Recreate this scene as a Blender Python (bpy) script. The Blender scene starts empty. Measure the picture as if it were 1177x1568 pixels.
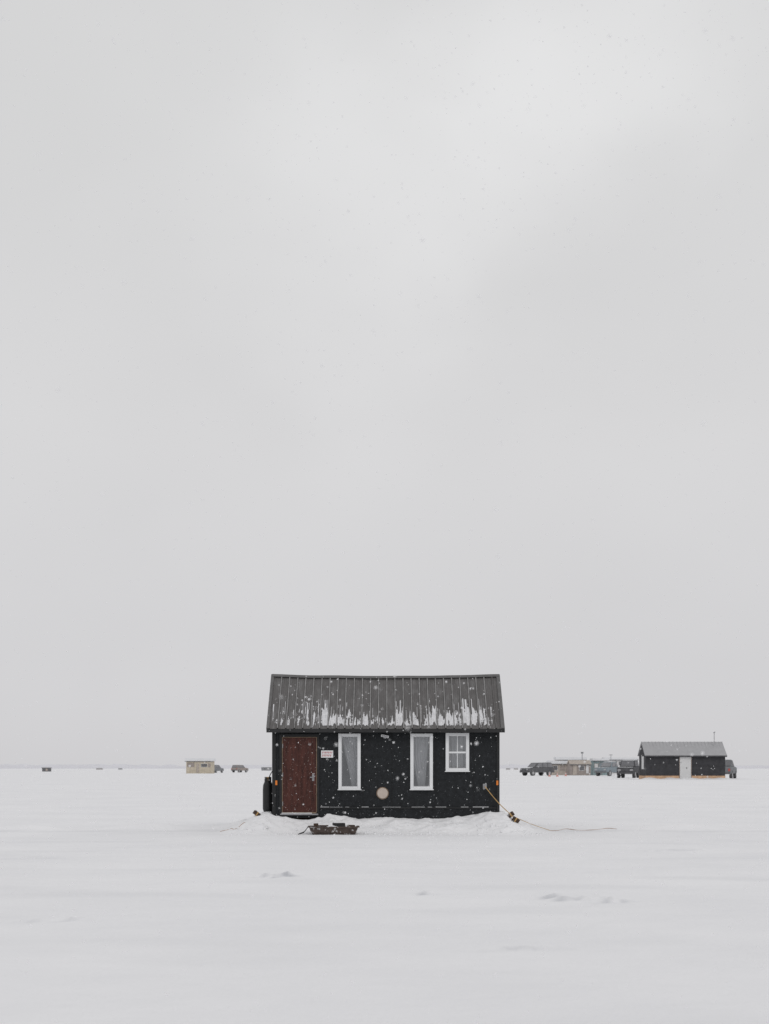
import bpy, math, random
from mathutils import Vector, noise, Matrix
random.seed(7)
sc = bpy.context.scene
CAM_H = 1.55
FPX = 2142.0

# ------------------------------------------------------------------ helpers
def sm(a, b, v):
    t = max(0.0, min(1.0, (v - a) / (b - a)))
    return t * t * (3 - 2 * t)

def nz(x, y, z=0.0):
    return noise.noise(Vector((x, y, z)))

class MB:
    def __init__(s): s.v = []; s.f = []
    def quad(s, a, b, c, d):
        n = len(s.v); s.v += [a, b, c, d]; s.f.append((n, n+1, n+2, n+3)); return s
    def box(s, x0, x1, y0, y1, z0, z1, M=None):
        n = len(s.v)
        p = [(x0,y0,z0),(x1,y0,z0),(x1,y1,z0),(x0,y1,z0),(x0,y0,z1),(x1,y0,z1),(x1,y1,z1),(x0,y1,z1)]
        if M is not None: p = [tuple(M @ Vector(q)) for q in p]
        s.v += p
        for f in [(0,3,2,1),(4,5,6,7),(0,1,5,4),(1,2,6,5),(2,3,7,6),(3,0,4,7)]:
            s.f.append(tuple(n+i for i in f))
        return s
    def cyl(s, p0, p1, r0, r1=None, seg=16):
        r1 = r0 if r1 is None else r1
        p0 = Vector(p0); p1 = Vector(p1); d = (p1-p0).normalized()
        a = d.orthogonal().normalized(); b = d.cross(a)
        n = len(s.v)
        for p, r in ((p0, r0), (p1, r1)):
            for i in range(seg):
                t = 2*math.pi*i/seg
                s.v.append(tuple(p + a*math.cos(t)*r + b*math.sin(t)*r))
        for i in range(seg):
            j = (i+1) % seg
            s.f.append((n+i, n+j, n+seg+j, n+seg+i))
        s.f.append(tuple(n+i for i in reversed(range(seg))))
        s.f.append(tuple(n+seg+i for i in range(seg)))
        return s
    def tube(s, pts, r, seg=8):
        for i in range(len(pts)-1): s.cyl(pts[i], pts[i+1], r, r, seg)
        return s
    def prism(s, pts, y0, y1, inset=None):
        """polygon in xz extruded along y; inset(z)-> how far both ends are pulled in"""
        n = len(s.v); k = len(pts)
        for (x, z) in pts:
            i = inset(z) if inset else 0; s.v.append((x, y0+i, z))
        for (x, z) in pts:
            i = inset(z) if inset else 0; s.v.append((x, y1-i, z))
        s.f.append(tuple(range(n, n+k))); s.f.append(tuple(reversed(range(n+k, n+2*k))))
        for i in range(k):
            j = (i+1) % k
            s.f.append((n+j, n+i, n+k+i, n+k+j))
        return s
    def obj(s, name, mat, parent=None, bevel=0, smooth=False, loc=None):
        me = bpy.data.meshes.new(name); me.from_pydata(s.v, [], s.f); me.validate(); me.update()
        import bmesh
        bm = bmesh.new(); bm.from_mesh(me); bmesh.ops.recalc_face_normals(bm, faces=bm.faces); bm.to_mesh(me); bm.free()
        o = bpy.data.objects.new(name, me); sc.collection.objects.link(o)
        me.materials.append(mat)
        if smooth:
            for p in me.polygons: p.use_smooth = True
        if bevel:
            m = o.modifiers.new("bevel", 'BEVEL'); m.width = bevel; m.segments = 2; m.limit_method = 'ANGLE'
        if parent: o.parent = parent
        if loc: o.location = loc
        return o

def empty(name, loc, rz=0):
    e = bpy.data.objects.new(name, None); e.empty_display_size = .3
    sc.collection.objects.link(e); e.location = loc; e.rotation_euler = (0, 0, rz); return e

# ------------------------------------------------------------------ materials
def mat(name, col, rough=.7, metal=0, spec=.4, var=0, vscale=5, stretch=(1,1,1), bump=0, bscale=20, dust=0, dscale=30, dustcol=(.75,.76,.78), dsoft=.05, dstretch=(1,1,1)):
    m = bpy.data.materials.new(name); m.use_nodes = True
    nt = m.node_tree; N = nt.nodes; L = nt.links
    b = N['Principled BSDF']; b.inputs['Roughness'].default_value = rough
    b.inputs['Metallic'].default_value = metal; b.inputs['Specular IOR Level'].default_value = spec
    tc = N.new('ShaderNodeTexCoord'); mp = N.new('ShaderNodeMapping'); mp.inputs['Scale'].default_value = stretch
    L.new(tc.outputs['Object'], mp.inputs['Vector'])
    rgb = N.new('ShaderNodeRGB'); rgb.outputs[0].default_value = (*col, 1); out = rgb.outputs[0]
    if var:
        n = N.new('ShaderNodeTexNoise'); n.inputs['Scale'].default_value = vscale; n.inputs['Detail'].default_value = 6
        n.inputs['Roughness'].default_value = .65
        L.new(mp.outputs[0], n.inputs['Vector'])
        mr = N.new('ShaderNodeMapRange'); mr.inputs['From Min'].default_value = .3; mr.inputs['From Max'].default_value = .7
        mr.inputs['To Min'].default_value = 1-var; mr.inputs['To Max'].default_value = 1+var
        L.new(n.outputs[0], mr.inputs['Value'])
        vm = N.new('ShaderNodeVectorMath'); vm.operation = 'SCALE'
        L.new(out, vm.inputs[0]); L.new(mr.outputs[0], vm.inputs['Scale']); out = vm.outputs[0]
    if dust:
        n = N.new('ShaderNodeTexNoise'); n.inputs['Scale'].default_value = dscale; n.inputs['Detail'].default_value = 4
        mp2 = N.new('ShaderNodeMapping'); mp2.inputs['Scale'].default_value = dstretch
        L.new(tc.outputs['Object'], mp2.inputs['Vector']); L.new(mp2.outputs[0], n.inputs['Vector'])
        mr = N.new('ShaderNodeMapRange'); mr.inputs['From Min'].default_value = 1-dust; mr.inputs['From Max'].default_value = 1-dust+dsoft
        L.new(n.outputs[0], mr.inputs['Value'])
        mx = N.new('ShaderNodeMix'); mx.data_type = 'RGBA'; mx.inputs['B'].default_value = (*dustcol, 1)
        L.new(mr.outputs[0], mx.inputs['Factor']); L.new(out, mx.inputs['A']); out = mx.outputs['Result']
    L.new(out, b.inputs['Base Color'])
    if bump:
        n = N.new('ShaderNodeTexNoise'); n.inputs['Scale'].default_value = bscale; n.inputs['Detail'].default_value = 5
        L.new(mp.outputs[0], n.inputs['Vector'])
        bp = N.new('ShaderNodeBump'); bp.inputs['Strength'].default_value = bump; bp.inputs['Distance'].default_value = .02
        L.new(n.outputs[0], bp.inputs['Height']); L.new(bp.outputs[0], b.inputs['Normal'])
    return m

M_wall = mat("black_stained_board", (.017,.019,.021), .75, spec=.25, var=.4, vscale=9, bump=.6, bscale=28, dust=.335, dscale=34, dustcol=(.20,.21,.23))
M_trim = mat("black_trim", (.013,.014,.015), .6, var=.3, bump=.2)
M_batten = mat("seam_batten", (.008,.009,.010), .7, var=.3)
M_roof = mat("weathered_roof_metal", (.125,.119,.117), .5, metal=.15, spec=.3, var=.12, vscale=3, stretch=(1.5,.5,.5), dust=.50, dscale=3, dustcol=(.22,.216,.216), dsoft=.4, dstretch=(3,.8,.8))
M_rib = mat("roof_rib_highlight", (.25,.245,.243), .5, metal=.1, spec=.3, var=.3, vscale=6)  # lighter than the roof metal, to paint in the rib highlights
M_rake = mat("roof_edge_metal", (.13,.127,.126), .55, metal=.1, var=.2)
M_fascia = mat("dark_fascia", (.02,.02,.021), .6, var=.3)
M_snow2 = mat("settled_snow", (.82,.82,.838), .8, spec=.2, var=.03, vscale=6, bump=.3, bscale=15)
M_rsnow = mat("thin_roof_snow", (.66,.66,.675), .8, spec=.2, var=.2, vscale=9, stretch=(3,1,1), bump=.3, bscale=15)
M_door = mat("weathered_red_brown_door", (.066,.021,.015), .6, spec=.3, var=.5, vscale=4, stretch=(4,4,.7), bump=.4, bscale=14, dust=.36, dscale=30, dustcol=(.28,.22,.20))
M_tan = mat("door_edge_strip", (.23,.16,.11), .6, var=.3)
M_white = mat("white_window_vinyl", (.76,.77,.78), .4, var=.04)
M_curtain = mat("grey_curtain", (.42,.42,.43), .9, var=.15, vscale=3, stretch=(6,6,.6))
M_cream = mat("cream_vent_cap", (.52,.44,.38), .55, var=.15)
M_steel = mat("galvanised_steel", (.32,.32,.33), .4, metal=.7, var=.1)
M_red = mat("red_print", (.42,.05,.05), .5, var=.1)
M_orange = mat("orange_reflector", (.75,.22,.03), .4, var=.1)
M_yellow = mat("yellow_rope_fibre", (.48,.31,.13), .8, var=.2, vscale=30)
M_cord = mat("rust_cord", (.40,.28,.21), .8, var=.2, vscale=20)
M_wood = mat("dark_wet_wood", (.055,.032,.020), .7, var=.5, vscale=8, stretch=(1,6,6), bump=.4)
M_sled = mat("weathered_brown_sled", (.082,.060,.050), .6, var=.5, vscale=9, bump=.3, dust=.42, dscale=9, dustcol=(.5,.5,.5))
M_black = mat("black_plastic", (.014,.014,.015), .45, var=.2)
M_tank = mat("black_tank_paint", (.016,.017,.018), .4, var=.25)
M_brass = mat("brass_valve", (.35,.22,.08), .4, metal=.8)

def glass_mat(name, refl=.2, tint=(.8,.83,.85)):
    m = bpy.data.materials.new(name); m.use_nodes = True
    nt = m.node_tree; N = nt.nodes; L = nt.links
    N.remove(N['Principled BSDF'])
    t = N.new('ShaderNodeBsdfTransparent'); t.inputs[0].default_value = (.8,.81,.82,1)
    g = N.new('ShaderNodeBsdfGlossy'); g.inputs['Color'].default_value = (*tint,1); g.inputs['Roughness'].default_value = .06
    n = N.new('ShaderNodeTexNoise'); n.inputs['Scale'].default_value = 3
    tc = N.new('ShaderNodeTexCoord'); L.new(tc.outputs['Object'], n.inputs['Vector'])
    mr = N.new('ShaderNodeMapRange'); mr.inputs['To Min'].default_value = refl-.05; mr.inputs['To Max'].default_value = refl+.06
    L.new(n.outputs[0], mr.inputs['Value'])
    mx = N.new('ShaderNodeMixShader'); L.new(mr.outputs[0], mx.inputs[0]); L.new(t.outputs[0], mx.inputs[1]); L.new(g.outputs[0], mx.inputs[2])
    L.new(mx.outputs[0], N['Material Output'].inputs['Surface'])
    return m
M_glass = glass_mat("window_glass", .20)

# snow ground material (the attribute greys the snow: painted drift shade and bands, plus random patches)
def snow_ground_mat():
    m = bpy.data.materials.new("wind_packed_snow"); m.use_nodes = True
    nt = m.node_tree; N = nt.nodes; L = nt.links
    b = N['Principled BSDF']; b.inputs['Roughness'].default_value = .85; b.inputs['Specular IOR Level'].default_value = .08
    tc = N.new('ShaderNodeTexCoord')
    mp = N.new('ShaderNodeMapping'); mp.inputs['Scale'].default_value = (.8, 1.0, 1.0); mp.inputs['Rotation'].default_value = (0,0,.25); L.new(tc.outputs['Object'], mp.inputs['Vector'])
    n1 = N.new('ShaderNodeTexNoise'); n1.inputs['Scale'].default_value = .35; n1.inputs['Detail'].default_value = 8; n1.inputs['Roughness'].default_value = .62
    L.new(mp.outputs[0], n1.inputs['Vector'])
    cr = N.new('ShaderNodeValToRGB'); cr.color_ramp.elements[0].position = .3; cr.color_ramp.elements[0].color = (.815,.815,.832,1)
    cr.color_ramp.elements[1].position = .65; cr.color_ramp.elements[1].color = (.865,.863,.876,1)
    L.new(n1.outputs[0], cr.inputs[0])
    at = N.new('ShaderNodeAttribute'); at.attribute_name = 'shade_and_tone'
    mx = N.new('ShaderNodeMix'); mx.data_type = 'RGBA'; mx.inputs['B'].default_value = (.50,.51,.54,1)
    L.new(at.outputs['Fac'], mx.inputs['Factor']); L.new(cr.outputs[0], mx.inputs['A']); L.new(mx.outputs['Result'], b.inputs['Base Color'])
    n2 = N.new('ShaderNodeTexNoise'); n2.inputs['Scale'].default_value = 2.2; n2.inputs['Detail'].default_value = 9; n2.inputs['Roughness'].default_value = .6
    L.new(mp.outputs[0], n2.inputs['Vector'])
    n3 = N.new('ShaderNodeTexNoise'); n3.inputs['Scale'].default_value = 45; n3.inputs['Detail'].default_value = 3
    L.new(tc.outputs['Object'], n3.inputs['Vector'])
    b1 = N.new('ShaderNodeBump'); b1.inputs['Strength'].default_value = .6; b1.inputs['Distance'].default_value = .06
    b2 = N.new('ShaderNodeBump'); b2.inputs['Strength'].default_value = .5; b2.inputs['Distance'].default_value = .006
    L.new(n2.outputs[0], b1.inputs['Height']); L.new(n3.outputs[0], b2.inputs['Height'])
    L.new(b1.outputs[0], b2.inputs['Normal']); L.new(b2.outputs[0], b.inputs['Normal'])
    return m
M_snow = snow_ground_mat()

# ------------------------------------------------------------------ ground
HX0, HX1, HY0, HY1 = -2.71, 2.77, 34.0, 36.6
bank_tab = [(-3.3,.46),(-2.9,.52),(-2.6,.38),(-1.9,.31),(-1.55,.36),(-1.3,.44),(-1.05,.40),(-.6,.34),(-.1,.37),(.4,.36),(.9,.33),(1.3,.34),(1.8,.38),(2.2,.44),(2.5,.50),(2.85,.47),(3.2,.36),(3.6,.3)]
def tab(x):
    if x <= bank_tab[0][0]: return bank_tab[0][1]
    for (a, ha), (b, hb) in zip(bank_tab, bank_tab[1:]):
        if x <= b: return ha + (hb-ha)*sm(a, b, x)
    return bank_tab[-1][1]
marks = [(-1.62,20.0,.22,.07),(-1.38,20.15,.14,.05),(.52,17.3,.12,.06),(2.25,16.5,.26,.07),(2.65,16.2,.22,.06),(1.98,16.7,.16,.05),(-3.4,14.2,.4,.04),(1.2,12.1,.4,.04),(-6,24,.6,.05),(5.5,26,.8,.06)]
CR = [0.0]
def ground_h(x, y):
    shade_and_tone = 0
    h = .5*sm(45, 110, y)
    near = 1 - sm(40, 90, y)
    h += near*(.032*nz(x*.10, y*.28, 3) + .011*nz(x*.5, y*.9, 9) + .004*nz(x*2.1, y*3.5, 1))
    h += (1-near)*.06*nz(x*.02, y*.03, 5)
    ax = abs(x)
    yc = y-35.1-.35*nz(x*.3,2)
    side = sm(2.8,4.0,ax)*(1-sm(8,16,ax))
    dr = .16*math.exp(-(yc/.28)**2)*side*(.6+.8*nz(x*.6,7))
    h += max(0, dr)
    shade_and_tone += .26*side*math.exp(-((yc+.75)/.40)**2)*(.5+1.2*nz(x*.9,y*1.6,4))  # dark band before the side drift: shade and trampling painted in
    for i, (mx_, my_, mw, mh) in enumerate(marks):
        if abs(x-mx_) < 3*mw and abs(y-my_) < 1.2:
            yy = y-my_-.10*nz(x*6, my_) - (x-mx_)*.25
            prof = sm(-.05, .0, yy)*math.exp(-max(0,yy)/.35)
            g_ = math.exp(-((x-mx_)/mw)**2)
            h += mh*prof*g_*(.8+.6*nz(x*9,my_))
            shade_and_tone += (.75 if i < 6 else .3)*math.exp(-((yy+.07)/.09)**2)*g_*max(0,.7+1.2*nz(x*8,y*5,my_))  # shade of the ridge face painted in front of each mark
    dx = max(HX0-x, x-HX1, 0); dy = max(HY0-y, y-HY1, 0); d = math.hypot(dx, dy)
    if d < 2.2:
        H = tab(x)
        inside = (dx == 0 and dy == 0)
        w = 1.15 + .35*nz(x*1.1, y*.4, 4) + .25*sm(2.2, 2.9, ax)
        f = (1 - max(0, min(1, d/w)))
        f = f**1.15*(1.0) if f > 0 else 0
        f = sm(-.15, 1.0, f) - sm(-.15, 1, 0) if f > 0 else 0
        f /= (1 - sm(-.15, 1, 0))
        lump = .065*nz(x*2.6, y*2.6, 1) + .045*nz(x*6, y*6, 2) + .02*nz(x*14, y*14, 3)
        if inside: h += H*min(1, .9)
        else: h += H*f + lump*sm(0, .35, f)*sm(0, .12, d)*1.0 + .012*nz(x*7, 3)*(1-sm(0,.2,d))
    if 1.0 < d < 2.4:
        h += .012*max(0, nz(x*5, y*5, 8))*(1-sm(1.2, 2.4, d))
    if y < 30: shade_and_tone += .10*max(0, nz(x*.35, y*.9, 31)-.12)*2.5
    CR[0] = max(0, min(1, shade_and_tone))
    return h

def axis(segs):
    out = []
    for a, b, st in segs:
        n = max(1, int(round((b-a)/st)))
        out += [a+(b-a)*i/n for i in range(n)]
    out.append(segs[-1][1]); return out
ys = axis([(-60,-5,5),(-5,6,.8),(6,14,.16),(14,22,.055),(22,31.8,.14),(31.8,35.8,.032),(35.8,39,.12),(39,50,.5),(50,130,3),(130,500,20),(500,2000,150),(2000,9000,1000)])
xh = axis([(0,3.2,.045),(3.2,5,.06),(5,9,.16),(9,16,.4),(16,40,2),(40,200,12),(200,1000,100),(1000,6000,1000)])
xs = [-v for v in reversed(xh[1:])] + xh
V = []; F = []; CV = []
for y in ys:
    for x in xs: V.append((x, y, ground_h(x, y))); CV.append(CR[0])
nx = len(xs)
for j in range(len(ys)-1):
    for i in range(nx-1):
        a = j*nx+i; F.append((a, a+1, a+nx+1, a+nx))
me = bpy.data.meshes.new("snow_ground"); me.from_pydata(V, [], F); me.update()
at = me.attributes.new("shade_and_tone", 'FLOAT', 'POINT'); at.data.foreach_set('value', CV)
for p in me.polygons: p.use_smooth = True
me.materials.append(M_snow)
g = bpy.data.objects.new("snow_ground", me); sc.collection.objects.link(g)

# ------------------------------------------------------------------ main cabin (local y=0 is the front wall)
cab = empty("ice_fishing_cabin", (0, 34, 0))
X = lambda px: (px-588.5)/63.0
Z = lambda r: CAM_H-(r-1176)/63.0
WZ0, WZ1 = .34, 2.56
wins = [(518,552,1123,1209),(628,662.5,1123,1209),(682,718,1122,1181)]
FR = .078
opens = [(X(a)+FR*.5, X(b)-FR*.5, Z(d)+FR*.5, Z(c)-FR*.5) for a,b,c,d in wins]
w = MB(); cuts = [HX0]
for (a,b,z0,z1) in opens: cuts += [a,b]
cuts.append(HX1)
for i in range(len(cuts)-1):
    a, b = cuts[i], cuts[i+1]
    if i % 2 == 0: w.box(a, b, 0, .08, WZ0, WZ1)
    else:
        o = opens[i//2]; w.box(a, b, 0, .08, WZ0, o[2]); w.box(a, b, 0, .08, o[3], WZ1)
w.obj("front_wall", M_wall, cab)
w = MB(); w.box(HX0, HX1, 2.52, 2.6, WZ0, WZ1); w.obj("back_wall", M_wall, cab)
for nm, xa, xb in (("left_wall", HX0, HX0+.08), ("right_wall", HX1-.08, HX1)):
    w = MB(); n = 0
    pts = [(.082,WZ0),(2.518,WZ0),(2.518,WZ1),(1.3,3.72),(.082,WZ1)]
    w.v = [(xa,y,z) for y,z in pts]+[(xb,y,z) for y,z in pts]
    w.f = [tuple(range(5)), tuple(range(9,4,-1))]+[(i,(i+1)%5,5+(i+1)%5,5+i) for i in range(5)]
    w.obj(nm, M_wall, cab)
w = MB(); w.box(HX0+.09, HX1-.09, .09, 2.5, WZ0+.02, WZ0+.08); w.obj("floor", M_wood, cab)
w = MB(); w.box(HX0+.1,HX1-.1,.7,.74,WZ0+.1,2.3); w.obj("interior_partition", M_trim, cab)
w = MB()
w.box(HX0-.02, HX0+.07, -.022, .10, WZ0-.02, 2.52)
w.box(HX1-.05, HX1+.025, -.022, .10, WZ0-.02, 2.52)
w.obj("corner_boards", M_trim, cab, bevel=.004)
w = MB()
for px in (488.5, 556, 600, 667, 725):
    w.box(X(px)-.008, X(px)+.008, -.007, .003, .61, 2.5)
w.obj("panel_seams", M_batten, cab)
w = MB(); w.box(X(489), HX1-.06, -.035, .002, .565, .60); w.obj("lower_ledge", M_trim, cab, bevel=.004)
w = MB(); w.box(X(489), HX1-.06, -.014, .001, .30, .563); w.obj("skirt_board", M_wall, cab)
w = MB(); x = X(489)+.02
while x < HX1-.1:
    l = random.uniform(.08,.5)
    if random.random() < .72:
        hh = random.uniform(.006,.013); w.box(x, min(x+l,HX1-.08), -.033, -.003, .6005, .60+hh)
    x += l+random.uniform(.01,.12)
w.obj("ledge_snow", M_rsnow, cab, bevel=.004)
w = MB()
for yy in (.25, 2.2): w.box(HX0-.05, HX1+.05, yy, yy+.12, .18, .33)
w.obj("skid_runners", M_wood, cab, bevel=.01)

# door
dx0, dx1, dz0, dz1 = X(433), X(484), Z(1243), Z(1129.5)
w = MB(); w.box(dx0, dx1, -.03, -.004, dz0, dz1); w.obj("door", M_door, cab, bevel=.006)
w = MB(); t = .014
w.box(dx0-t-.004, dx0-.004, -.036, -.002, dz0-t, dz1+t); w.box(dx1+.004, dx1+t+.004, -.036, -.002, dz0-t, dz1+t)
w.box(dx0-.003, dx1+.003, -.036, -.002, dz1+.004, dz1+t+.002); w.box(dx0-.003, dx1+.003, -.036, -.002, dz0-t-.02, dz0-.004)
w.obj("door_edging", M_tan, cab)
w = MB()
w.box(dx0-.085, dx0-.02, -.028, -.001, dz0-.12, dz1+.09); w.box(dx1+.02, dx1+.075, -.028, -.001, dz0-.12, dz1+.09)
w.box(dx0-.018, dx1+.018, -.028, -.001, dz1+.02, dz1+.09); w.obj("door_frame", M_trim, cab, bevel=.004)
w = MB(); w.box(dx0-.06, dx1+.05, -.10, -.03, dz0-.075, dz0-.04); w.obj("door_sill", M_steel, cab, bevel=.004)
w = MB(); w.box(dx0-.03, dx1-.1, -.085, -.038, dz0-.0395, dz0-.02); w.obj("sill_snow", M_snow2, cab, bevel=.008)
w = MB(); hz = Z(1190)
w.box(dx1-.10, dx1-.045, -.038, -.028, hz-.09, hz+.07); w.cyl((dx1-.07,-.03,hz),(dx1-.07,-.085,hz),.012)
w.box(dx1-.15, dx1-.055, -.095, -.078, hz-.012, hz+.012)
for zz in (dz0+.2, (dz0+dz1)/2, dz1-.2): w.cyl((dx0-.002,-.04,zz-.05),(dx0-.002,-.04,zz+.05),.01)
w.obj("door_handle_and_hinges", M_steel, cab, bevel=.002)
w = MB()
for (a,b,c,d) in ((.08,.37,.98,1.66),(.44,.73,.98,1.66),(.08,.37,.14,.84),(.44,.73,.14,.84)):
    xa, xb, za, zb = dx0+a, dx0+b, dz0+c, dz0+d
    for q in ((xa,xb,za,za+.014),(xa,xb,zb-.014,zb),(xa,xa+.014,za+.015,zb-.015),(xb-.014,xb,za+.015,zb-.015)):
        w.box(q[0],q[1],-.037,-.0302,q[2],q[3])
w.obj("door_mouldings", M_door, cab)

# windows
for k, (a,b,c,d) in enumerate(wins):
    x0,x1,z0,z1 = X(a),X(b),Z(d),Z(c)
    w = MB()
    w.box(x0, x0+FR, -.04, .03, z0, z1); w.box(x1-FR, x1, -.04, .03, z0, z1)
    w.box(x0+FR, x1-FR, -.037, .03, z1-FR, z1-.002); w.box(x0+FR, x1-FR, -.037, .03, z0+.002, z0+FR)
    w.box(x0-.02, x1+.02, -.06, -.041, z0-.012, z0+.012)
    if k == 2:
        zm = Z(1152); xm = (x0+x1)/2
        w.box(x0+FR, x1-FR, -.028, .02, zm-.022, zm+.022)
        w.box(xm-.009, xm+.009, -.018, .012, zm+.022, z1-FR); w.box(xm-.009, xm+.009, -.018, .012, z0+FR, zm-.022)
    w.obj("window_frame_%d" % (k+1), M_white, cab, bevel=.006)
    w = MB()
    s_ = .014
    xi0,xi1,zi0,zi1 = x0+FR,x1-FR,z0+FR,z1-FR
    w.box(xi0,xi0+s_,-.012,.02,zi0,zi1); w.box(xi1-s_,xi1,-.012,.02,zi0,zi1); w.box(xi0+s_,xi1-s_,-.012,.02,zi1-s_,zi1); w.box(xi0+s_,xi1-s_,-.012,.02,zi0,zi0+s_)
    w.obj("window_sash_%d" % (k+1), M_steel, cab)
    w = MB(); w.quad((xi0,.004,zi0),(xi1,.004,zi0),(xi1,.004,zi1),(xi0,.004,zi1)); w.obj("window_pane_%d" % (k+1), M_glass, cab)
    w = MB(); NU, NV = 40, 24; W_ = xi1-xi0+.1; base = xi0-.05
    for j in range(NV+1):
        v = j/NV
        for i in range(NU+1):
            u = i/NU
            if k == 0: lo, hi = .62*(1-v)**.8 - .0, 1.0
            elif k == 1: lo, hi = .0+.55*max(0,(.62-v)), .92-.25*(1-v)
            else: lo, hi = 0, 1.0
            xx = base + W_*(lo+(hi-lo)*u)
            zz = (zi0-.02) + (zi1-zi0+.06)*v
            w.v.append((xx, .13+.018*math.sin(u*38+v*2)*(1-.3*v), zz))
    for j in range(NV):
        for i in range(NU):
            q = j*(NU+1)+i; w.f.append((q,q+1,q+NU+2,q+NU+1))
    w.obj("curtain_%d" % (k+1), M_curtain, cab, smooth=True)

# sign plate with red lettering
w = MB(); w.box(X(491.5), X(510), -.02, -.002, Z(1160), Z(1149)); w.obj("sign_plate", M_white, cab, bevel=.003)
w = MB()
for r0, r1, n in ((1151,1154,7),(1155.5,1158.5,6)):
    xx = X(493.5)
    for i in range(n):
        ww = random.uniform(.018,.03)
        w.box(xx, xx+ww*.35, -.023, -.0205, Z(r1), Z(r0)); w.box(xx+ww*.35, xx+ww, -.023, -.0205, Z(r0)-.016, Z(r0)); xx += ww+.012
w.obj("sign_lettering", M_red, cab)
w = MB(); R = Matrix.Translation((X(589.5), -.05, Z(1127))) @ Matrix.Rotation(math.radians(12), 4, 'Y')
w.box(-.10,.09,-.05,.03,-.035,.025,R); w.obj("eave_light_housing", M_white, cab, bevel=.01)
w = MB(); w.box(-.08,.07,-.055,-.051,-.028,.01,R); w.box(-.03,.03,.031,.06,-.06,.02,R); w.obj("eave_light_lens", M_steel, cab)
w = MB(); c = (X(585.5), Z(1214.5)); w.cyl((c[0],-.05,c[1]),(c[0],-.002,c[1]),.125,.135,40); w.obj("round_vent", M_cream, cab, bevel=.01)
w = MB(); w.cyl((c[0],-.012,c[1]),(c[0],-.001,c[1]),.15,.15,40); w.obj("vent_flange", M_tan, cab)
w = MB(); w.box(X(421.5),X(424.5),-.03,-.0225,Z(1202),Z(1195)); w.box(X(759.5),X(762.5),-.03,-.0225,Z(1202),Z(1195)); w.obj("corner_reflectors", M_orange, cab)
w = MB(); w.box(X(739),X(745),-.02,-.001,Z(1208),Z(1200)); w.cyl((X(742),-.02,Z(1204)),(X(742),-.06,Z(1204)),.02); w.obj("tie_down_plate", M_steel, cab, bevel=.003)

# roof
RX0, RX1 = -2.82, 2.875
E = Vector((0,-.2,2.50)); Rg = Vector((0,1.3,3.89)); B = Vector((0,2.8,2.50))
def sag(x, s): return -.045*(1-min(1,(x/2.9)**2))*s + .012*nz(x*1.3, 3)*s
def roofpt(x, s, h, back=False):
    a = B if back else E
    p = a.lerp(Rg, s); sl = (Rg-a).normalized()
    n = Vector((0, (-1 if not back else 1)*abs(sl.z), abs(sl.y)))
    q = p + n*h; return (x, q.y, q.z+sag(x, s))
pitch = .2034
ribs = [RX0+.03+pitch*i for i in range(28)]
prof = [(RX0, .0)]
for r in ribs:
    prof += [(r-.022,0),(r-.012,.026),(r+.012,.026),(r+.022,0)]
    if r+.1 < RX1: prof += [(r+.07,.0),(r+.078,.004),(r+.086,0),(r+.118,0),(r+.126,.004),(r+.134,0)]
prof = [p for p in prof if RX0 <= p[0] <= RX1]; prof.append((RX1,0))
for back in (False, True):
    w = MB(); NS = 12; n = len(prof)
    for j in range(NS+1):
        for (x,h) in prof: w.v.append(roofpt(x, j/NS, h, back))
    for j in range(NS):
        for i in range(n-1): w.f.append((j*n+i, j*n+i+1, (j+1)*n+i+1, (j+1)*n+i))
    o = w.obj("roof_panels_back" if back else "roof_panels_front", M_roof, cab)
    so = o.modifiers.new("t", 'SOLIDIFY'); so.thickness = .012; so.offset = -1
    # lighter strip along each rib crest, painting in its highlight
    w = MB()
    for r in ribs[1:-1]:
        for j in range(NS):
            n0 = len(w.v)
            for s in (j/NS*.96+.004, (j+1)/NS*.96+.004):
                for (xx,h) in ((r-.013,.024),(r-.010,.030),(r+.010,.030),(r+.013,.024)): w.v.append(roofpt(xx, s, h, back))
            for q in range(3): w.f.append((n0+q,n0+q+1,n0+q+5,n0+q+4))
    w.obj("roof_rib_highlight_back" if back else "roof_rib_highlight_front", M_rib, cab)
w = MB(); K = 24
for i in range(K):
    xa = RX0-.01+(RX1-RX0+.02)*i/K; xb = RX0-.01+(RX1-RX0+.02)*(i+1)/K
    n0 = len(w.v)
    for x in (xa, xb):
        w.v += [roofpt(x,.955,.036), roofpt(x,1.0,.042), roofpt(x,.955,.036,True)]
    w.f += [(n0,n0+3,n0+4,n0+1),(n0+1,n0+4,n0+5,n0+2)]
w.obj("ridge_cap", M_rake, cab)
w = MB()
for xa, xb in ((RX0-.035, RX0+.03),(RX1-.06, RX1+.03)):
    for back in (False, True):
        n0 = len(w.v)
        for s in (-.005, 1.0):
            for x in (xa, xb):
                for h in (-.10, .032): w.v.append(roofpt(x, s, h, back))
        for f in [(0,1,3,2),(4,6,7,5),(0,4,5,1),(2,3,7,6),(1,5,7,3),(0,2,6,4)]: w.f.append(tuple(n0+i for i in f))
w.obj("rake_trim", M_rake, cab)
w = MB(); w.box(RX0-.03, RX1+.03, -.235, -.205, 2.41, 2.495); w.box(RX0-.03, RX1+.03, 2.80, 2.83, 2.41, 2.495)
w.obj("eave_fascia", M_fascia, cab, bevel=.005)
w = MB(); w.box(RX0+.01, RX1-.01, -.203, -.023, 2.47, 2.49); w.obj("soffit", M_fascia, cab)
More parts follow.
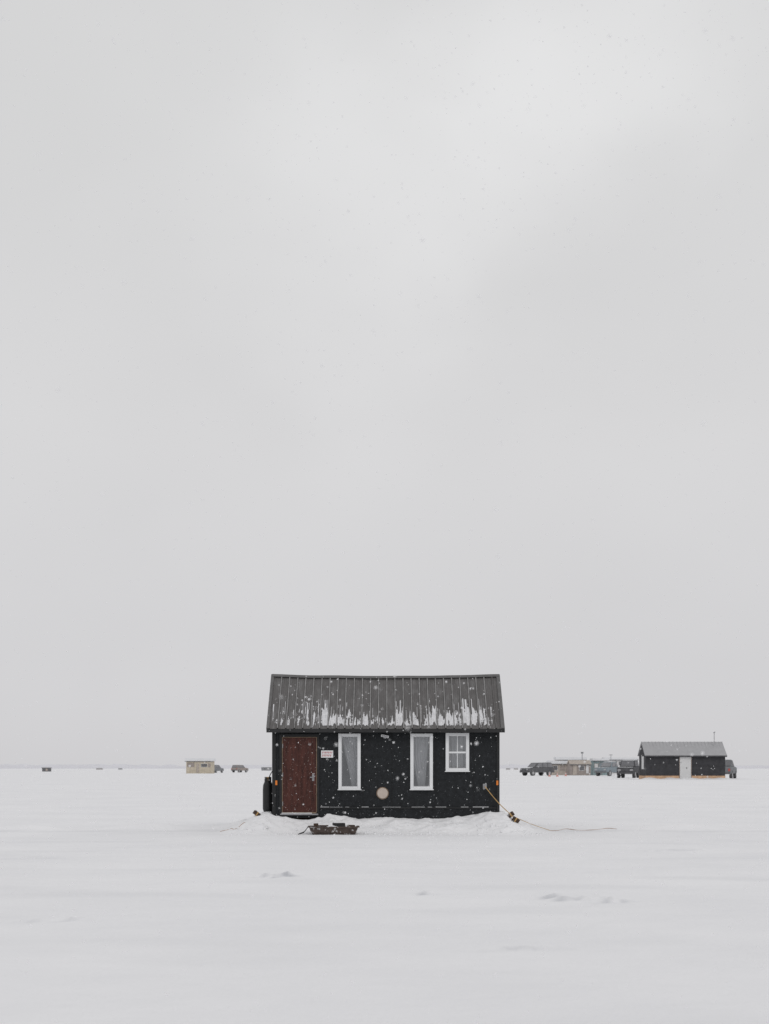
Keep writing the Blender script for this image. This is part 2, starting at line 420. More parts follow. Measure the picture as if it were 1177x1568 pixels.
# snow lying on the roof between ribs
def dens(px):
    T = [(410,.08),(430,.30),(445,.42),(465,.50),(490,.55),(505,.88),(535,.78),(560,.98),(572,.55),(590,.62),(605,.88),(630,.8),(645,.5),(655,.78),(675,.92),(700,.7),(720,.82),(745,.78),(752,.3),(770,.1)]
    for (a,da),(b,db) in zip(T,T[1:]):
        if px <= b: return da+(db-da)*(px-a)/(b-a)
    return .1
coltop = [random.uniform(.26,.50) for _ in range(30)]
def cover(x, s):
    ci = int((x-ribs[0])/pitch) if x > ribs[0] else 0
    fr = ((x-ribs[0])/pitch) % 1.0
    px = x*63+588.5
    top = coltop[min(29,max(0,ci))]
    D = dens(px)
    streak = nz(x*17, s*1.6, 5)*.8 + nz(x*42, s*5, 8)*.6 + nz(x*6, s*8, 2)*.5 + nz(x*60, s*30, 2)*.35
    top2 = top + .14*nz(x*30, 4.4) 
    bot = .05 + .06*max(0, nz(x*12, 9.1))*2
    m = sm(bot-.015, bot+.01, s)*(1-sm(top2-.14, top2+.03, s))
    riff = sm(0, .14, min(fr, 1-fr))
    v = (streak + (D-.54)*1.35)*1.0
    c = v - (1-m)*2.0 - (1-riff)*.4
    v2 = nz(x*48, s*.9, 15) - .42 + .25*D
    c2 = v2 - (1-sm(.03,.06,s)*(1-sm(top+.05,top+.22,s)))*2
    c3 = .1 - abs(fr-.145)*26 + .9*nz(x*3, s*5, 21) + .3*nz(ci*3.3, s*14, 2)
    c3 -= (1-sm(.03,.06,s))*2
    return max(c, c2, min(c3, .12))
NXs, NSs = 640, 176
w = MB(); idx = {}
gridc = [[cover(RX0+(RX1-RX0)*i/NXs, .95*j/NSs) for i in range(NXs+1)] for j in range(NSs+1)]
def vid(i, j):
    if (i,j) not in idx:
        x = RX0+(RX1-RX0)*i/NXs; s = .95*j/NSs
        idx[(i,j)] = len(w.v); w.v.append(roofpt(x, s, .004+.02*min(1, max(0, gridc[j][i])*1.6)))
    return idx[(i,j)]
for j in range(NSs):
    for i in range(4, NXs-8):
        if sum(gridc[j+a][i+b] > 0 for a in (0,1) for b in (0,1)) >= 3:
            w.f.append((vid(i,j),vid(i+1,j),vid(i+1,j+1),vid(i,j+1)))
w.obj("roof_snow", M_rsnow, cab, smooth=True)

# ------------------------------------------------------------------ things around the cabin
tz = ground_h(-2.88, 34.45)-.03
tk = empty("propane_tank", (-2.87, 34.45, tz))
w = MB(); prf = [(0,.10),(.03,.115),(.08,.128),(.55,.128),(.66,.118),(.73,.09),(.76,.05)]
for (z0,r0),(z1,r1) in zip(prf,prf[1:]): w.cyl((0,0,z0),(0,0,z1),r0,r1,24)
w.obj("tank_body", M_tank, tk, smooth=False)
w = MB(); 
for i in range(20):
    if i in (4,5,14,15): continue
    a0=i/20*2*math.pi; a1=(i+1)/20*2*math.pi
    p=[(math.cos(a)*.085,math.sin(a)*.085) for a in (a0,a1)]
    w.quad((p[0][0],p[0][1],.70),(p[1][0],p[1][1],.70),(p[1][0],p[1][1],.86),(p[0][0],p[0][1],.86))
w.obj("tank_collar", M_tank, tk)
w = MB(); w.cyl((0,0,.75),(0,0,.84),.018); w.cyl((-.035,0,.84),(.035,0,.84),.02); w.obj("tank_valve", M_brass, tk)
w = MB(); w.tube([(.02,0,.82),(.06,-.02,.92),(.11,-.03,1.0),(.15,-.02,.95),(.16,0,.8)],.011); w.obj("gas_hose", M_black, tk)
bx = empty("generator_box", (-2.86, 34.95, tz+.02))
w = MB(); w.box(-.12,.12,-.2,.2,.0,.62); w.obj("case", M_black, bx, bevel=.02)
w = MB(); w.box(-.13,.13,-.21,.21,.622,.66); w.box(-.03,.03,-.1,.1,.662,.70); w.obj("lid", M_black, bx, bevel=.01)

def block(x, y, z, sx, sy, sz, rot):
    e = empty("wooden_anchor_block", (x,y,z)); e.rotation_euler = rot
    MB().box(-sx,sx,-sy,sy,-sz,sz).obj("timber", M_wood, e, bevel=.008)
    MB().box(-.015,.015,-sy-.004,sy+.004,-sz-.004,sz+.004).obj("strap", M_yellow, e)
    MB().box(-sx*.8,-.03,-sy*.9,sy*.9,sz+.001,sz+.022).obj("snow_cap", M_snow2, e, bevel=.01)
    return e
block(-3.10, 33.95, ground_h(-3.10,33.95)+.045, .085,.06,.045, (0,.6,.3))
block(3.04, 33.80, ground_h(3.04,33.8)+.075, .09,.05,.05, (0,-.6,.2))
block(3.17, 33.75, ground_h(3.17,33.75)+.065, .09,.05,.05, (0,.55,-.2))
pA = Vector((X(742), 33.94, Z(1204))); pB = Vector((3.10, 33.76, ground_h(3.1,33.76)+.13)); pC = Vector((4.05, 34.3, 0)); pC.z = ground_h(pC.x,pC.y)+.01
pts = []
for i in range(13):
    t = i/12; p = pA.lerp(pB, t); p.z -= .05*math.sin(math.pi*t); pts.append(p)
for i in range(1,15):
    t = i/14; p = pB.lerp(pC, t); p.z -= .02*math.sin(math.pi*t); p.z = max(p.z, ground_h(p.x,p.y)+.008); pts.append(p)
MB().tube(pts[:13], .010).tube(pts[12:], .006).obj("guy_rope", M_yellow)
pts = []
for i in range(60):
    t = i/59; x = 4.05+1.75*t; y = 34.3+.55*sm(0,.3,t)+.12*math.sin(t*9); pts.append((x,y,ground_h(x,y)+.003+.004*math.sin(t*23)))
MB().tube(pts, .007, 6).obj("ground_cord", M_cord)
pts = []
for i in range(20):
    t = i/19; x = -3.95+.6*t; y = 33.6+.1*math.sin(t*7); pts.append((x,y,ground_h(x,y)+.004))
MB().tube(pts, .007, 6).obj("ground_cord", M_cord)

# cargo sled
sl = empty("cargo_sled", (-1.19, 32.75, ground_h(-1.19,32.75)-.02), .03)
w = MB(); L_, W_, H_ = .58, .28, .21
def loop(l, wd, z, r, n=6):
    out = []
    for cx, cy, a0 in ((l-r,wd-r,0),(-l+r,wd-r,90),(-l+r,-wd+r,180),(l-r,-wd+r,270)):
        for i in range(n+1):
            a = math.radians(a0+90*i/n); out.append((cx+r*math.cos(a), cy+r*math.sin(a), z))
    return out
loops = [loop(L_-.10,W_-.08,.02,.06), loop(L_-.05,W_-.04,.07,.08), loop(L_-.01,W_,H_-.02,.10), loop(L_+.025,W_+.03,H_,.11), loop(L_+.025,W_+.03,H_-.025,.11)]
inner = [loop(L_-.03,W_-.02,H_-.03,.09), loop(L_-.12,W_-.09,.06,.05)]
k = len(loops[0])
for lp in loops: w.v += lp
for j in range(len(loops)-1):
    for i in range(k): w.f.append((j*k+i, j*k+(i+1)%k, (j+1)*k+(i+1)%k, (j+1)*k+i))
w.f.append(tuple(range(k)))
n0 = len(w.v)
for lp in inner: w.v += lp
for i in range(k):
    w.f.append((3*k+i,3*k+(i+1)%k,n0+(i+1)%k,n0+i)); w.f.append((n0+i,n0+(i+1)%k,n0+k+(i+1)%k,n0+k+i))
w.f.append(tuple(range(n0+k,n0+2*k)))
w.obj("sled_tub", M_sled, sl)
w = MB()
for yy in (-.15,.15): w.box(-.5,.5,yy-.02,yy+.02,0,.022)
w.obj("sled_runners", M_sled, sl)
w = MB(); NU, NV = 40, 20
for j in range(NV+1):
    for i in range(NU+1):
        x = -L_*.92+2*L_*.92*i/NU; y = -W_*.88+2*W_*.88*j/NV
        w.v.append((x,y,H_-.01+.06*nz(x*4,y*5,2)+.03*nz(x*11,y*11)))
for j in range(NV):
    for i in range(NU):
        q=j*(NU+1)+i; w.f.append((q,q+1,q+NU+2,q+NU+1))
w.obj("snow_in_sled", M_snow2, sl, smooth=True)
w = MB(); R = Matrix.Translation((.12,.02,.15)) @ Matrix.Rotation(.15,4,'Z')
w.box(-.14,.14,-.1,.1,0,.13,R); w.obj("tackle_box", M_black, sl, bevel=.01)
w = MB(); w.box(-.13,.13,-.09,.09,.132,.16,R); w.obj("box_snow", M_snow2, sl, bevel=.012)
w = MB(); w.box(-.40,-.12,-.12,-.02,.17,.235); w.box(-.47,-.36,-.05,.12,.18,.27); w.box(.32,.5,-.1,.1,.16,.235); w.obj("firewood", M_wood, sl, bevel=.01)
w = MB(); w.tube([(-L_-.02,-.1,H_-.02),(-.7,-.16,.06),(-.82,-.2,.03),(-.8,.0,.035),(-.68,.08,.08),(-L_-.02,.1,H_-.02)],.009,6); w.obj("tow_rope", M_black, sl)

w = MB()
for i in range(170):
    x = random.uniform(-3.6,3.9); y = random.gauss(32.95,.33)
    if y > 33.9: continue
    if abs(x+1.19)<.7 and abs(y-32.75)<.4: continue
    z = ground_h(x,y); s = random.uniform(.012,.045)
    n0 = len(w.v); 
    for a in range(6):
        t=a/6*2*math.pi; w.v.append((x+s*math.cos(t)*random.uniform(.8,1.6), y+s*math.sin(t), z-.01))
    for a in range(6):
        t=a/6*2*math.pi; w.v.append((x+s*.6*math.cos(t)*random.uniform(.7,1.4), y+s*.6*math.sin(t), z+s*random.uniform(.5,1.0)))
    for a in range(6): w.f.append((n0+a,n0+(a+1)%6,n0+6+(a+1)%6,n0+6+a))
    w.f.append(tuple(n0+6+a for a in range(6)))
w.obj("snow_clods", M_snow2, smooth=True)

# ------------------------------------------------------------------ distant buildings and vehicles
# (H = distance haze painted into the colour by mixing in pale grey)
def gz(x, y): return ground_h(x, y)
def wx(px, d): return (px-588.5)/FPX*d
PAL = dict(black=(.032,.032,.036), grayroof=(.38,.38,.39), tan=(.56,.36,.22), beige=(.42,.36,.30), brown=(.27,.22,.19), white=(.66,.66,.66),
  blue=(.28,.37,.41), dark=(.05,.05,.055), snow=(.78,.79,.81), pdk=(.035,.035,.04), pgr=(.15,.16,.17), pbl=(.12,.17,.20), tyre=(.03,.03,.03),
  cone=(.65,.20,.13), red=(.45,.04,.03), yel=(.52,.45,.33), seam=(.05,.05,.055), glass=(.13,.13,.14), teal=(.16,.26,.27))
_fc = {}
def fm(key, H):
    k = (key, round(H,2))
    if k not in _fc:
        c = [v*(1-H)+.60*H*q for v,q in zip(PAL[key],(1,1,1.03))]  # distance haze blended into the base colour
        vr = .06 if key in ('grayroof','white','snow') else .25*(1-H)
        _fc[k] = mat("hazed_%s_%d" % (key, H*100), c, .8, spec=.15, var=vr, vscale=2.5)
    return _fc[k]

def shack(name, d, pxa, pxb, depth, eave, ridge, wall, roof, H=.2, skirt=None, openings=(), gable=True, ovh=.12):
    xa, xb = wx(pxa,d), wx(pxb,d); cx = (xa+xb)/2; W = (xb-xa)/2
    e = empty(name, (cx, d, gz(cx,d)-.03))
    b0 = .0
    if skirt:
        MB().box(-W-.01,W+.01,-.012,depth+.01,0,.36).obj("base_skirt", fm(skirt,H), e); b0 = .36
    w = MB(); w.box(-W,W,0,depth,b0+.002,eave)
    if gable:
        w.v += [(-W,0.002,eave),(-W,depth-.002,eave),(-W,depth/2,ridge-.05),(W,0.002,eave),(W,depth-.002,eave),(W,depth/2,ridge-.05)]; n=len(w.v)-6
        w.f += [(n,n+1,n+2),(n+3,n+5,n+4)]
    w.obj("walls", fm(wall,H), e)
    w = MB()
    if gable:
        th=.08; y0=-.18; sl_=(ridge-eave)/(depth/2); ez = eave-.18*sl_
        for (ya,yb) in ((y0,depth/2),(depth+.18,depth/2)):
            n=len(w.v)
            for x in (-W-ovh,W+ovh):
                w.v += [(x,ya,ez),(x,yb,ridge),(x,yb,ridge+th),(x,ya,ez+th)]
            w.f += [(n,n+1,n+2,n+3),(n+4,n+7,n+6,n+5),(n,n+4,n+5,n+1),(n+3,n+2,n+6,n+7),(n,n+3,n+7,n+4),(n+1,n+5,n+6,n+2)]
    else:
        w.prism([(-W-ovh,eave+.004),(W+ovh,eave+.004),(W+ovh,ridge-.05),(-W-ovh,ridge)], -.2, depth+.2)
    w.obj("roof", fm(roof,H), e, bevel=.01)
    ebz = (eave-.18*((ridge-eave)/(depth/2)) if gable else eave)
    MB().box(-W-ovh,W+ovh,-.22,-.19 if gable else -.205,ebz-.09,ebz+.02).obj("eave_board", fm('dark',H), e)
    for i,(a,b,z0,z1,m) in enumerate(openings):
        xa_, xb_ = wx(a,d)-cx, wx(b,d)-cx
        MB().box(xa_,xb_,-.03,.0,z0,z1).obj("opening_%d"%(i+1), fm(m,H), e)
        if (xb_-xa_) > .35:
            t=.05; q=MB(); q.box(xa_-t,xa_,-.045,0,z0-t,z1+t); q.box(xb_,xb_+t,-.045,0,z0-t,z1+t); q.box(xa_,xb_,-.043,0,z1,z1+t); q.box(xa_,xb_,-.043,0,z0-t,z0)
            q.obj("opening_trim_%d"%(i+1), fm('white' if m=='dark' else 'brown',H), e)
    return e

# big dark cabin to the right
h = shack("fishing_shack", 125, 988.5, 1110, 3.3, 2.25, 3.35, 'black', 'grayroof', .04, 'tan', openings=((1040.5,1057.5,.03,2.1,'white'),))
W = (wx(1110,125)-wx(988.5,125))/2
MB().box(-W-.035,-W,.9,1.9,.95,2.1).obj("side_window", fm('white',.04), h)
w=MB()
for i in range(24):
    x=-W-.1+(2*W+.2)*i/23
    w.tube([(x,-.17,2.17),(x,1.65,3.44)],.02,5)
w.obj("roof_ribs", fm('grayroof',.04), h)
w=MB(); w.tube([(W-.75,1.0,3.1),(W-.75,1.0,4.25)],.03,6); w.box(W-.83,W-.67,.95,1.05,4.2,4.32); w.obj("stove_pipe", fm('grayroof',.04), h)
w=MB(); w.box(-W+2.9+1.2,W-.1,-.03,-.001,1.25,1.28); w.box(-W+.1,-.35,-.03,-.001,1.5,1.53)
w.obj("siding_seams", fm('seam',.04), h)
w=MB(); w.cyl((.10,-.06,1.05),(.10,-.03,1.05),.05,.05,10); w.obj("door_knob", fm('dark',.04), h)
# low drift against its base
w=MB(); NU=60
for i in range(NU+1):
    x=-W-1.2+(2*W+2.4)*i/NU; hh=.14+.12*nz(x*1.1,3)+.05*nz(x*4,1)
    hh*=sm(0,.12,i/NU)*sm(0,.12,1-i/NU)
    for (yy,f_) in ((-1.6,-.1),(-1.0,.25),(-.5,.65),(-.05,1.0),(.2,1.05)): w.v.append((x,yy,hh*f_+.01))
for i in range(NU):
    for j in range(4): q=i*5+j; w.f.append((q,q+5,q+6,q+1))
w.obj("base_drift", M_snow2, h, smooth=True)

# left small cabin
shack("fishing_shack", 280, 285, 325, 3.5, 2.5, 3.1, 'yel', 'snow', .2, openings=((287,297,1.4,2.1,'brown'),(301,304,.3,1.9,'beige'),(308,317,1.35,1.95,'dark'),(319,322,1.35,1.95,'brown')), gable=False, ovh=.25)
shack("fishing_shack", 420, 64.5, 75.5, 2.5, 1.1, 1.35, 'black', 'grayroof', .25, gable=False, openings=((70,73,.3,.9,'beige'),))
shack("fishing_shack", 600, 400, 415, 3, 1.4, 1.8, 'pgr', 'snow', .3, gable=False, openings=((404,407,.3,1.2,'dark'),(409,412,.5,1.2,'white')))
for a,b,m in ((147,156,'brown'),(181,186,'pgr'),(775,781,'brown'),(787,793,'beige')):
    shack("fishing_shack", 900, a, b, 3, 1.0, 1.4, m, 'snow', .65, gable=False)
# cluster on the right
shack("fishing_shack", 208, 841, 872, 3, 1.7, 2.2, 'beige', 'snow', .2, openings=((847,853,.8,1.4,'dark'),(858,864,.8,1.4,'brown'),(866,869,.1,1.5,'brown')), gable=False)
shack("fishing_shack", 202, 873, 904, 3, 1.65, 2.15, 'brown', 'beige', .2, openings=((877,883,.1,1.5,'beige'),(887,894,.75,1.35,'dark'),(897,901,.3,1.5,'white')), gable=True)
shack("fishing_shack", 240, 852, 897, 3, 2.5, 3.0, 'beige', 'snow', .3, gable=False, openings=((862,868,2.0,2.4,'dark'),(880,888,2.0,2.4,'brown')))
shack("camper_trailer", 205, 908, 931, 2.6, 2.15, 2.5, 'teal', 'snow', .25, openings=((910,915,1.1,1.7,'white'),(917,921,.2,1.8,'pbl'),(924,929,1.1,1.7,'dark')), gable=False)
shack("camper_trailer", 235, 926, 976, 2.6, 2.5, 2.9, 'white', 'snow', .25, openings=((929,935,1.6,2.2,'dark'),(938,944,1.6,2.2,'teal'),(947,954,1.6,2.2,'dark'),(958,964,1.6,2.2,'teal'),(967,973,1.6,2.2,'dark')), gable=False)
w=MB(); w.tube([(wx(891,215),215,gz(30,215)),(wx(891,215),215,gz(30,215)+3.4)],.05,6); w.box(wx(891,215)-.18,wx(891,215)+.18,214.9,215.1,gz(30,215)+3.3,gz(30,215)+3.55); w.obj("utility_pole", fm('pgr',.3))
w=MB(); w.tube([(wx(935,225),225,gz(30,225)),(wx(935,225),225,gz(30,225)+3.3)],.04,6); w.tube([(wx(935,225)-.3,225,gz(30,225)+3.2),(wx(935,225)+.3,225,gz(30,225)+3.2)],.04,6); w.obj("utility_pole", fm('pgr',.3))

def vehicle(name, px, d, rz, kind, paint, H):
    x0 = wx(px, d); e = empty(name, (x0, d, gz(x0,d)-.02), rz)
    if kind == 'suv':
        body=[(-2.3,.45),(2.3,.45),(2.35,.75),(2.25,1.02),(1.2,1.12),(-2.25,1.12),(-2.35,.8)]
        top=[(1.15,1.12),(.5,1.78),(-2.0,1.82),(-2.25,1.12)]; wheels=(1.5,-1.45)
        glass=[((.95,1.18),(.42,1.70),(-.25,1.72),(-.25,1.18)),((-.35,1.18),(-.35,1.72),(-1.15,1.73),(-1.15,1.18)),((-1.25,1.18),(-1.25,1.73),(-1.9,1.73),(-2.1,1.18))]; r=.38
    elif kind == 'jeep':
        body=[(-1.9,.5),(1.9,.5),(1.95,.8),(1.85,1.12),(.7,1.2),(-1.9,1.2)]
        top=[(.68,1.2),(.45,1.88),(-1.8,1.9),(-1.88,1.2)]; wheels=(1.25,-1.2)
        glass=[((.55,1.26),(.38,1.8),(-.4,1.8),(-.4,1.26)),((-.5,1.26),(-.5,1.8),(-1.6,1.82),(-1.7,1.26))]; r=.42
    else:
        body=[(-2.75,.5),(2.7,.5),(2.75,.8),(2.65,1.12),(1.3,1.2),(-2.75,1.18)]
        top=[(1.25,1.2),(.65,1.86),(-.75,1.88),(-.9,1.18)]; wheels=(1.75,-1.7)
        glass=[((1.0,1.26),(.58,1.78),(-.02,1.79),(-.02,1.26)),((-.1,1.26),(-.1,1.79),(-.68,1.79),(-.78,1.26))]; r=.4
    MB().prism(body,-.92,.92).obj("body", fm(paint,H), e, bevel=.06)
    MB().prism(top,-.86,.86,inset=lambda z:(z-1.1)*.22).obj("cabin", fm(paint,H), e, bevel=.05)
    w=MB()
    for gq in glass:
        for sgn in (-1,1):
            w.quad(*[(x, sgn*(.87-(z-1.1)*.22+.012), z) for x,z in gq])
    t0,t1=top[0],top[1]; w.quad((t0[0]+.02,-.72,t0[1]+.06),(t0[0]+.02,.72,t0[1]+.06),(t1[0]+.06,.62,t1[1]-.06),(t1[0]+.06,-.62,t1[1]-.06))
    t0,t1=top[3],top[2]; w.quad((t0[0]-.02,-.72,t0[1]+.1),(t0[0]-.02,.72,t0[1]+.1),(t1[0]-.04,.62,t1[1]-.06),(t1[0]-.04,-.62,t1[1]-.06))
    w.obj("windows", fm('glass',H+.05), e)
    w=MB()
    for wxx in wheels:
        for s_ in (-1,1): w.cyl((wxx,s_*.68,r),(wxx,s_*.95,r),r,r,20)
    w.obj("wheels", fm('tyre',H), e)
    w=MB()
    for wxx in wheels:
        for s_ in (-1,1): w.cyl((wxx,s_*.95,r),(wxx,s_*.965,r),r*.55,r*.5,16)
    for s_ in (-.65,.65): w.box(body[1][0]+.04,body[1][0]+.07,s_-.16,s_+.16,.78,.95)
    w.obj("hubs_and_headlamps", fm('grayroof',H), e)
    w=MB()
    for s_ in (-.75,.75): w.box(body[0][0]-.07,body[0][0]-.03,s_-.1,s_+.1,.75,1.0)
    w.obj("tail_lamps", fm('red',H), e)
    w=MB(); w.box(body[1][0],body[1][0]+.12,-.88,.88,.45,.62); w.box(body[0][0]-.12,body[0][0],-.88,.88,.45,.62); w.obj("bumpers", fm('dark',H), e, bevel=.03)
    MB().prism([(top[1][0]-.1,top[1][1]+.001),(top[2][0]+.1,top[2][1]+.001),(top[2][0]+.15,top[2][1]+.06),(top[1][0]-.15,top[1][1]+.06)],-.6,.6).obj("snow_on_roof", fm('snow',H), e, bevel=.02)
    MB().prism([(top[0][0]+.15,body[-3][1]+.03),(body[3][0]-.12,body[3][1]+.03),(body[3][0]-.2,body[3][1]+.07),(top[0][0]+.2,body[-3][1]+.06)],-.7,.7).obj("snow_on_bonnet", fm('snow',H), e, bevel=.01)
    return e
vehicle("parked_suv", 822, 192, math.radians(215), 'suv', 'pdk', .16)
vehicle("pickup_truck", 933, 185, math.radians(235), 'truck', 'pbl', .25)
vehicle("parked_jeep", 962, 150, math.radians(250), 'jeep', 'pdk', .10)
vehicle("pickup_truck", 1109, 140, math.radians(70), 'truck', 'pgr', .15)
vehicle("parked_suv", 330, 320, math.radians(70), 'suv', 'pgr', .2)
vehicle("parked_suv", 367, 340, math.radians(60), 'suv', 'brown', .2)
for px in (841, 853, 866):
    d = 172 if px!=866 else 182; x=wx(px,d); e=empty("traffic_cone",(x,d,gz(x,d)))
    MB().cyl((0,0,.03),(0,0,.5),.14,.03,16).obj("cone",fm('cone',.3),e); MB().box(-.17,.17,-.17,.17,0,.03).obj("foot",fm('cone',.3),e); MB().cyl((0,0,.25),(0,0,.36),.092,.066,16).obj("band",fm('white',.2),e)

# distant treeline, haze painted into its pale colour
M_tree = mat("hazed_trees", (.74,.74,.775), .9, spec=.05, var=.03, vscale=.01)
w = MB()
for layer, (d, hh, seed) in enumerate(((3000, 11, 1.0), (3800, 17.0, 7.0))):
    x = -2200
    prev = None
    while x < 2200:
        t = hh*(.6+.4*nz(x*.003, seed)+.25*nz(x*.03, seed)+.2*nz(x*.15,seed))
        if x > 600: t *= .75
        t = max(.5, t)
        cur = [(x,d,0.3),(x,d,t+.5),(x,d+40,t+.5),(x,d+40,.3)]
        n=len(w.v); w.v += cur
        if prev is not None:
            for i in range(3): w.f.append((prev+i,prev+i+1,n+i+1,n+i))
        prev=n; x += 6
w.obj("distant_treeline", M_tree)

# ------------------------------------------------------------------ falling snow
M_flake = bpy.data.materials.new("snowflake"); M_flake.use_nodes = True
nt = M_flake.node_tree; N = nt.nodes; L = nt.links; N.remove(N['Principled BSDF'])
df = N.new('ShaderNodeBsdfDiffuse'); df.inputs[0].default_value=(.97,.97,.98,1)
tl = N.new('ShaderNodeBsdfTranslucent'); tl.inputs[0].default_value=(.97,.97,.98,1)
tp = N.new('ShaderNodeBsdfTransparent')
m1 = N.new('ShaderNodeMixShader'); m1.inputs[0].default_value=.5; L.new(df.outputs[0],m1.inputs[1]); L.new(tl.outputs[0],m1.inputs[2])
m2 = N.new('ShaderNodeMixShader'); m2.inputs[0].default_value=.55; L.new(m1.outputs[0],m2.inputs[1]); L.new(tp.outputs[0],m2.inputs[2])
L.new(m2.outputs[0], N['Material Output'].inputs['Surface'])
w = MB()
ico = [(0,0,1),(.89,0,.45),(.28,.85,.45),(-.72,.53,.45),(-.72,-.53,.45),(.28,-.85,.45),(.72,.53,-.45),(-.28,.85,-.45),(-.89,0,-.45),(-.28,-.85,-.45),(.72,-.53,-.45),(0,0,-1)]
icof = [(0,1,2),(0,2,3),(0,3,4),(0,4,5),(0,5,1),(1,6,2),(2,7,3),(3,8,4),(4,9,5),(5,10,1),(1,10,6),(2,6,7),(3,7,8),(4,8,9),(5,9,10),(11,7,6),(11,8,7),(11,9,8),(11,10,9),(11,6,10)]
def addflake(x,y,z,r):
    n=len(w.v)
    for q in ico:
        k=random.uniform(.75,1.25); w.v.append((x+q[0]*r*k, y+q[1]*r*k, z+q[2]*r*k*random.uniform(.8,1.2)))
    for f in icof: w.f.append(tuple(n+i for i in f))
for i in range(15000):
    y = random.uniform(4, 33.2); x = random.uniform(-.34,.34)*y + random.uniform(-1,1); z = random.uniform(.05, 1.6+.6*y)
    if y < 10 and random.random() < .45: continue
    r = random.choice((.003,.004,.005,.006,.007,.009))*random.uniform(.8,1.2)
    addflake(x,y,z,r*(.8 if y<10 else 1))
w.obj("falling_snow", M_flake, smooth=True)

# ------------------------------------------------------------------ world, light
sun_el, sun_rot = math.radians(42), math.radians(150)
wd = bpy.data.worlds.new("World"); sc.world = wd; wd.use_nodes = True
nt = wd.node_tree; N = nt.nodes; L = nt.links
bg = N['Background']; bg.inputs['Strength'].default_value = .1
sky = N.new('ShaderNodeTexSky'); sky.sky_type='NISHITA'; sky.sun_disc=False; sky.sun_elevation=sun_el; sky.sun_rotation=sun_rot
hs = N.new('ShaderNodeHueSaturation'); hs.inputs['Saturation'].default_value=.2; L.new(sky.outputs[0], hs.inputs['Color'])
tc = N.new('ShaderNodeTexCoord'); sp = N.new('ShaderNodeSeparateXYZ'); L.new(tc.outputs['Generated'], sp.inputs[0])
ramp = N.new('ShaderNodeValToRGB'); cr = ramp.color_ramp
els = [(0,(.622,.616,.632)),(.06,(.650,.645,.660)),(.22,(.682,.678,.686)),(.42,(.694,.694,.698)),(.55,(.690,.690,.694)),(1,(.67,.675,.69))]
cr.elements[0].position=0; cr.elements[0].color=(*els[0][1],1); cr.elements[1].position=1; cr.elements[1].color=(*els[-1][1],1)
for p,c in els[1:-1]:
    e_=cr.elements.new(p); e_.color=(*c,1)
L.new(sp.outputs['Z'], ramp.inputs[0])
mp = N.new('ShaderNodeMapping'); mp.inputs['Scale'].default_value=(1,1,1.4); mp.inputs['Rotation'].default_value=(0,math.radians(-28),0); L.new(tc.outputs['Generated'], mp.inputs[0])
no = N.new('ShaderNodeTexNoise'); no.inputs['Scale'].default_value=4.2; no.inputs['Detail'].default_value=4; no.inputs['Roughness'].default_value=.45; L.new(mp.outputs[0], no.inputs['Vector'])
mr = N.new('ShaderNodeMapRange'); mr.inputs['From Min'].default_value=.3; mr.inputs['From Max'].default_value=.7; mr.inputs['To Min'].default_value=.975; mr.inputs['To Max'].default_value=1.025; L.new(no.outputs[0], mr.inputs['Value'])
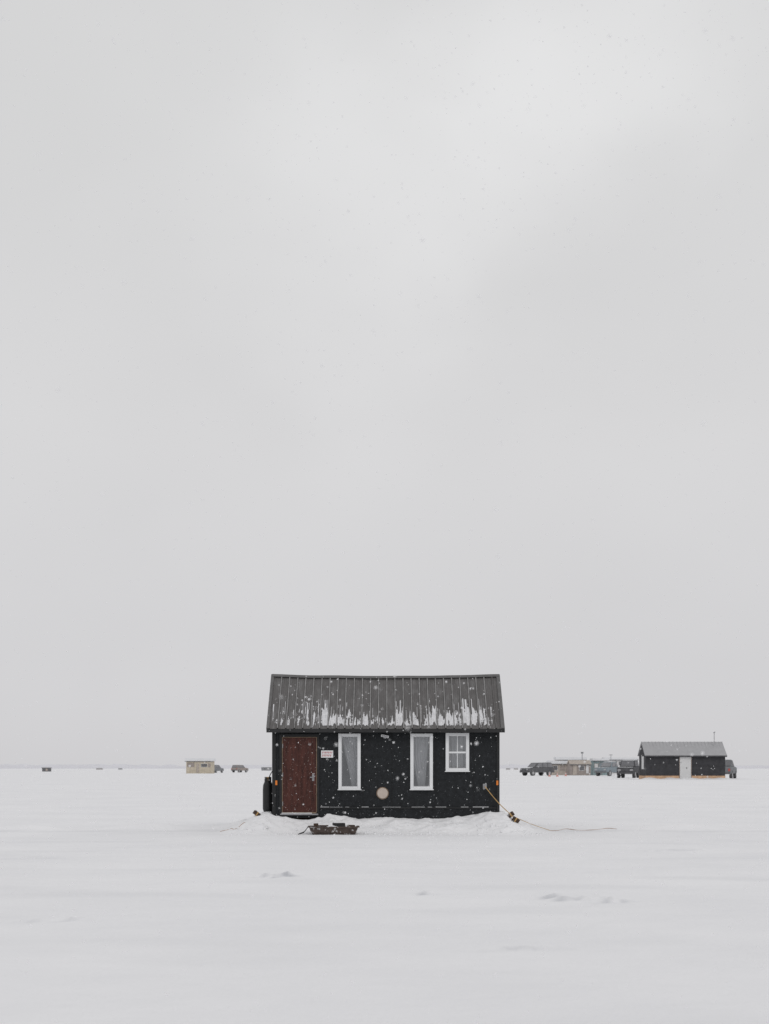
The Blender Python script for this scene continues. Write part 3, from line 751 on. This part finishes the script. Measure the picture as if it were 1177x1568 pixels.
def thin(direction, rad, amt):
    dv = Vector(direction).normalized()
    di = N.new('ShaderNodeVectorMath'); di.operation='DISTANCE'; L.new(tc.outputs['Generated'], di.inputs[0]); di.inputs[1].default_value=dv
    a = N.new('ShaderNodeMath'); a.operation='MULTIPLY_ADD'; L.new(no.outputs[0], a.inputs[0]); a.inputs[1].default_value=-.22; L.new(di.outputs['Value'], a.inputs[2])
    m_ = N.new('ShaderNodeMapRange'); m_.interpolation_type='SMOOTHERSTEP'; m_.inputs['From Min'].default_value=rad; m_.inputs['From Max'].default_value=-.09; m_.inputs['To Min'].default_value=0; m_.inputs['To Max'].default_value=amt
    L.new(a.outputs[0], m_.inputs['Value']); return m_.outputs[0]
t1 = thin((.06,1,.44),.07,.07); t2 = thin((.15,1,.53),.05,.08); t3 = thin((-.02,1,.36),.05,.03)
def add(a,b):
    n=N.new('ShaderNodeMath'); n.operation='ADD'; L.new(a,n.inputs[0]); L.new(b,n.inputs[1]); return n.outputs[0]
tot = add(add(add(mr.outputs[0],t1),t2),t3)
vm = N.new('ShaderNodeVectorMath'); vm.operation='SCALE'; L.new(ramp.outputs[0], vm.inputs[0]); L.new(tot, vm.inputs['Scale'])
v10 = N.new('ShaderNodeVectorMath'); v10.operation='SCALE'; L.new(vm.outputs[0], v10.inputs[0]); v10.inputs['Scale'].default_value=10
mx = N.new('ShaderNodeMix'); mx.data_type='RGBA'; mx.inputs['Factor'].default_value=.04; L.new(v10.outputs[0], mx.inputs['A']); L.new(hs.outputs[0], mx.inputs['B'])
L.new(mx.outputs['Result'], bg.inputs['Color'])

sd = bpy.data.lights.new("sun", 'SUN'); sd.energy=.5; sd.angle=math.radians(20); sd.color=(1,.97,.94)
so = bpy.data.objects.new("sun", sd); sc.collection.objects.link(so)
dirv = Vector((math.sin(sun_rot)*math.cos(sun_el), math.cos(sun_rot)*math.cos(sun_el), math.sin(sun_el)))
so.rotation_euler = dirv.to_track_quat('Z','Y').to_euler(); so.location=(10,-10,20)

# ------------------------------------------------------------------ camera
cd = bpy.data.cameras.new("camera"); cam = bpy.data.objects.new("camera", cd); sc.collection.objects.link(cam)
cam.location=(0,0,CAM_H); cam.rotation_euler=(math.radians(90),0,0)
cd.sensor_fit='HORIZONTAL'; cd.sensor_width=36; cd.lens=36*FPX/1177; cd.shift_y=(1176-784)/1177
cd.clip_start=.1; cd.clip_end=20000
cd.dof.use_dof=True; cd.dof.focus_distance=34; cd.dof.aperture_fstop=4.0
sc.camera=cam
sc.view_settings.view_transform='Standard'; sc.view_settings.look='None'; sc.view_settings.exposure=0; sc.view_settings.gamma=1
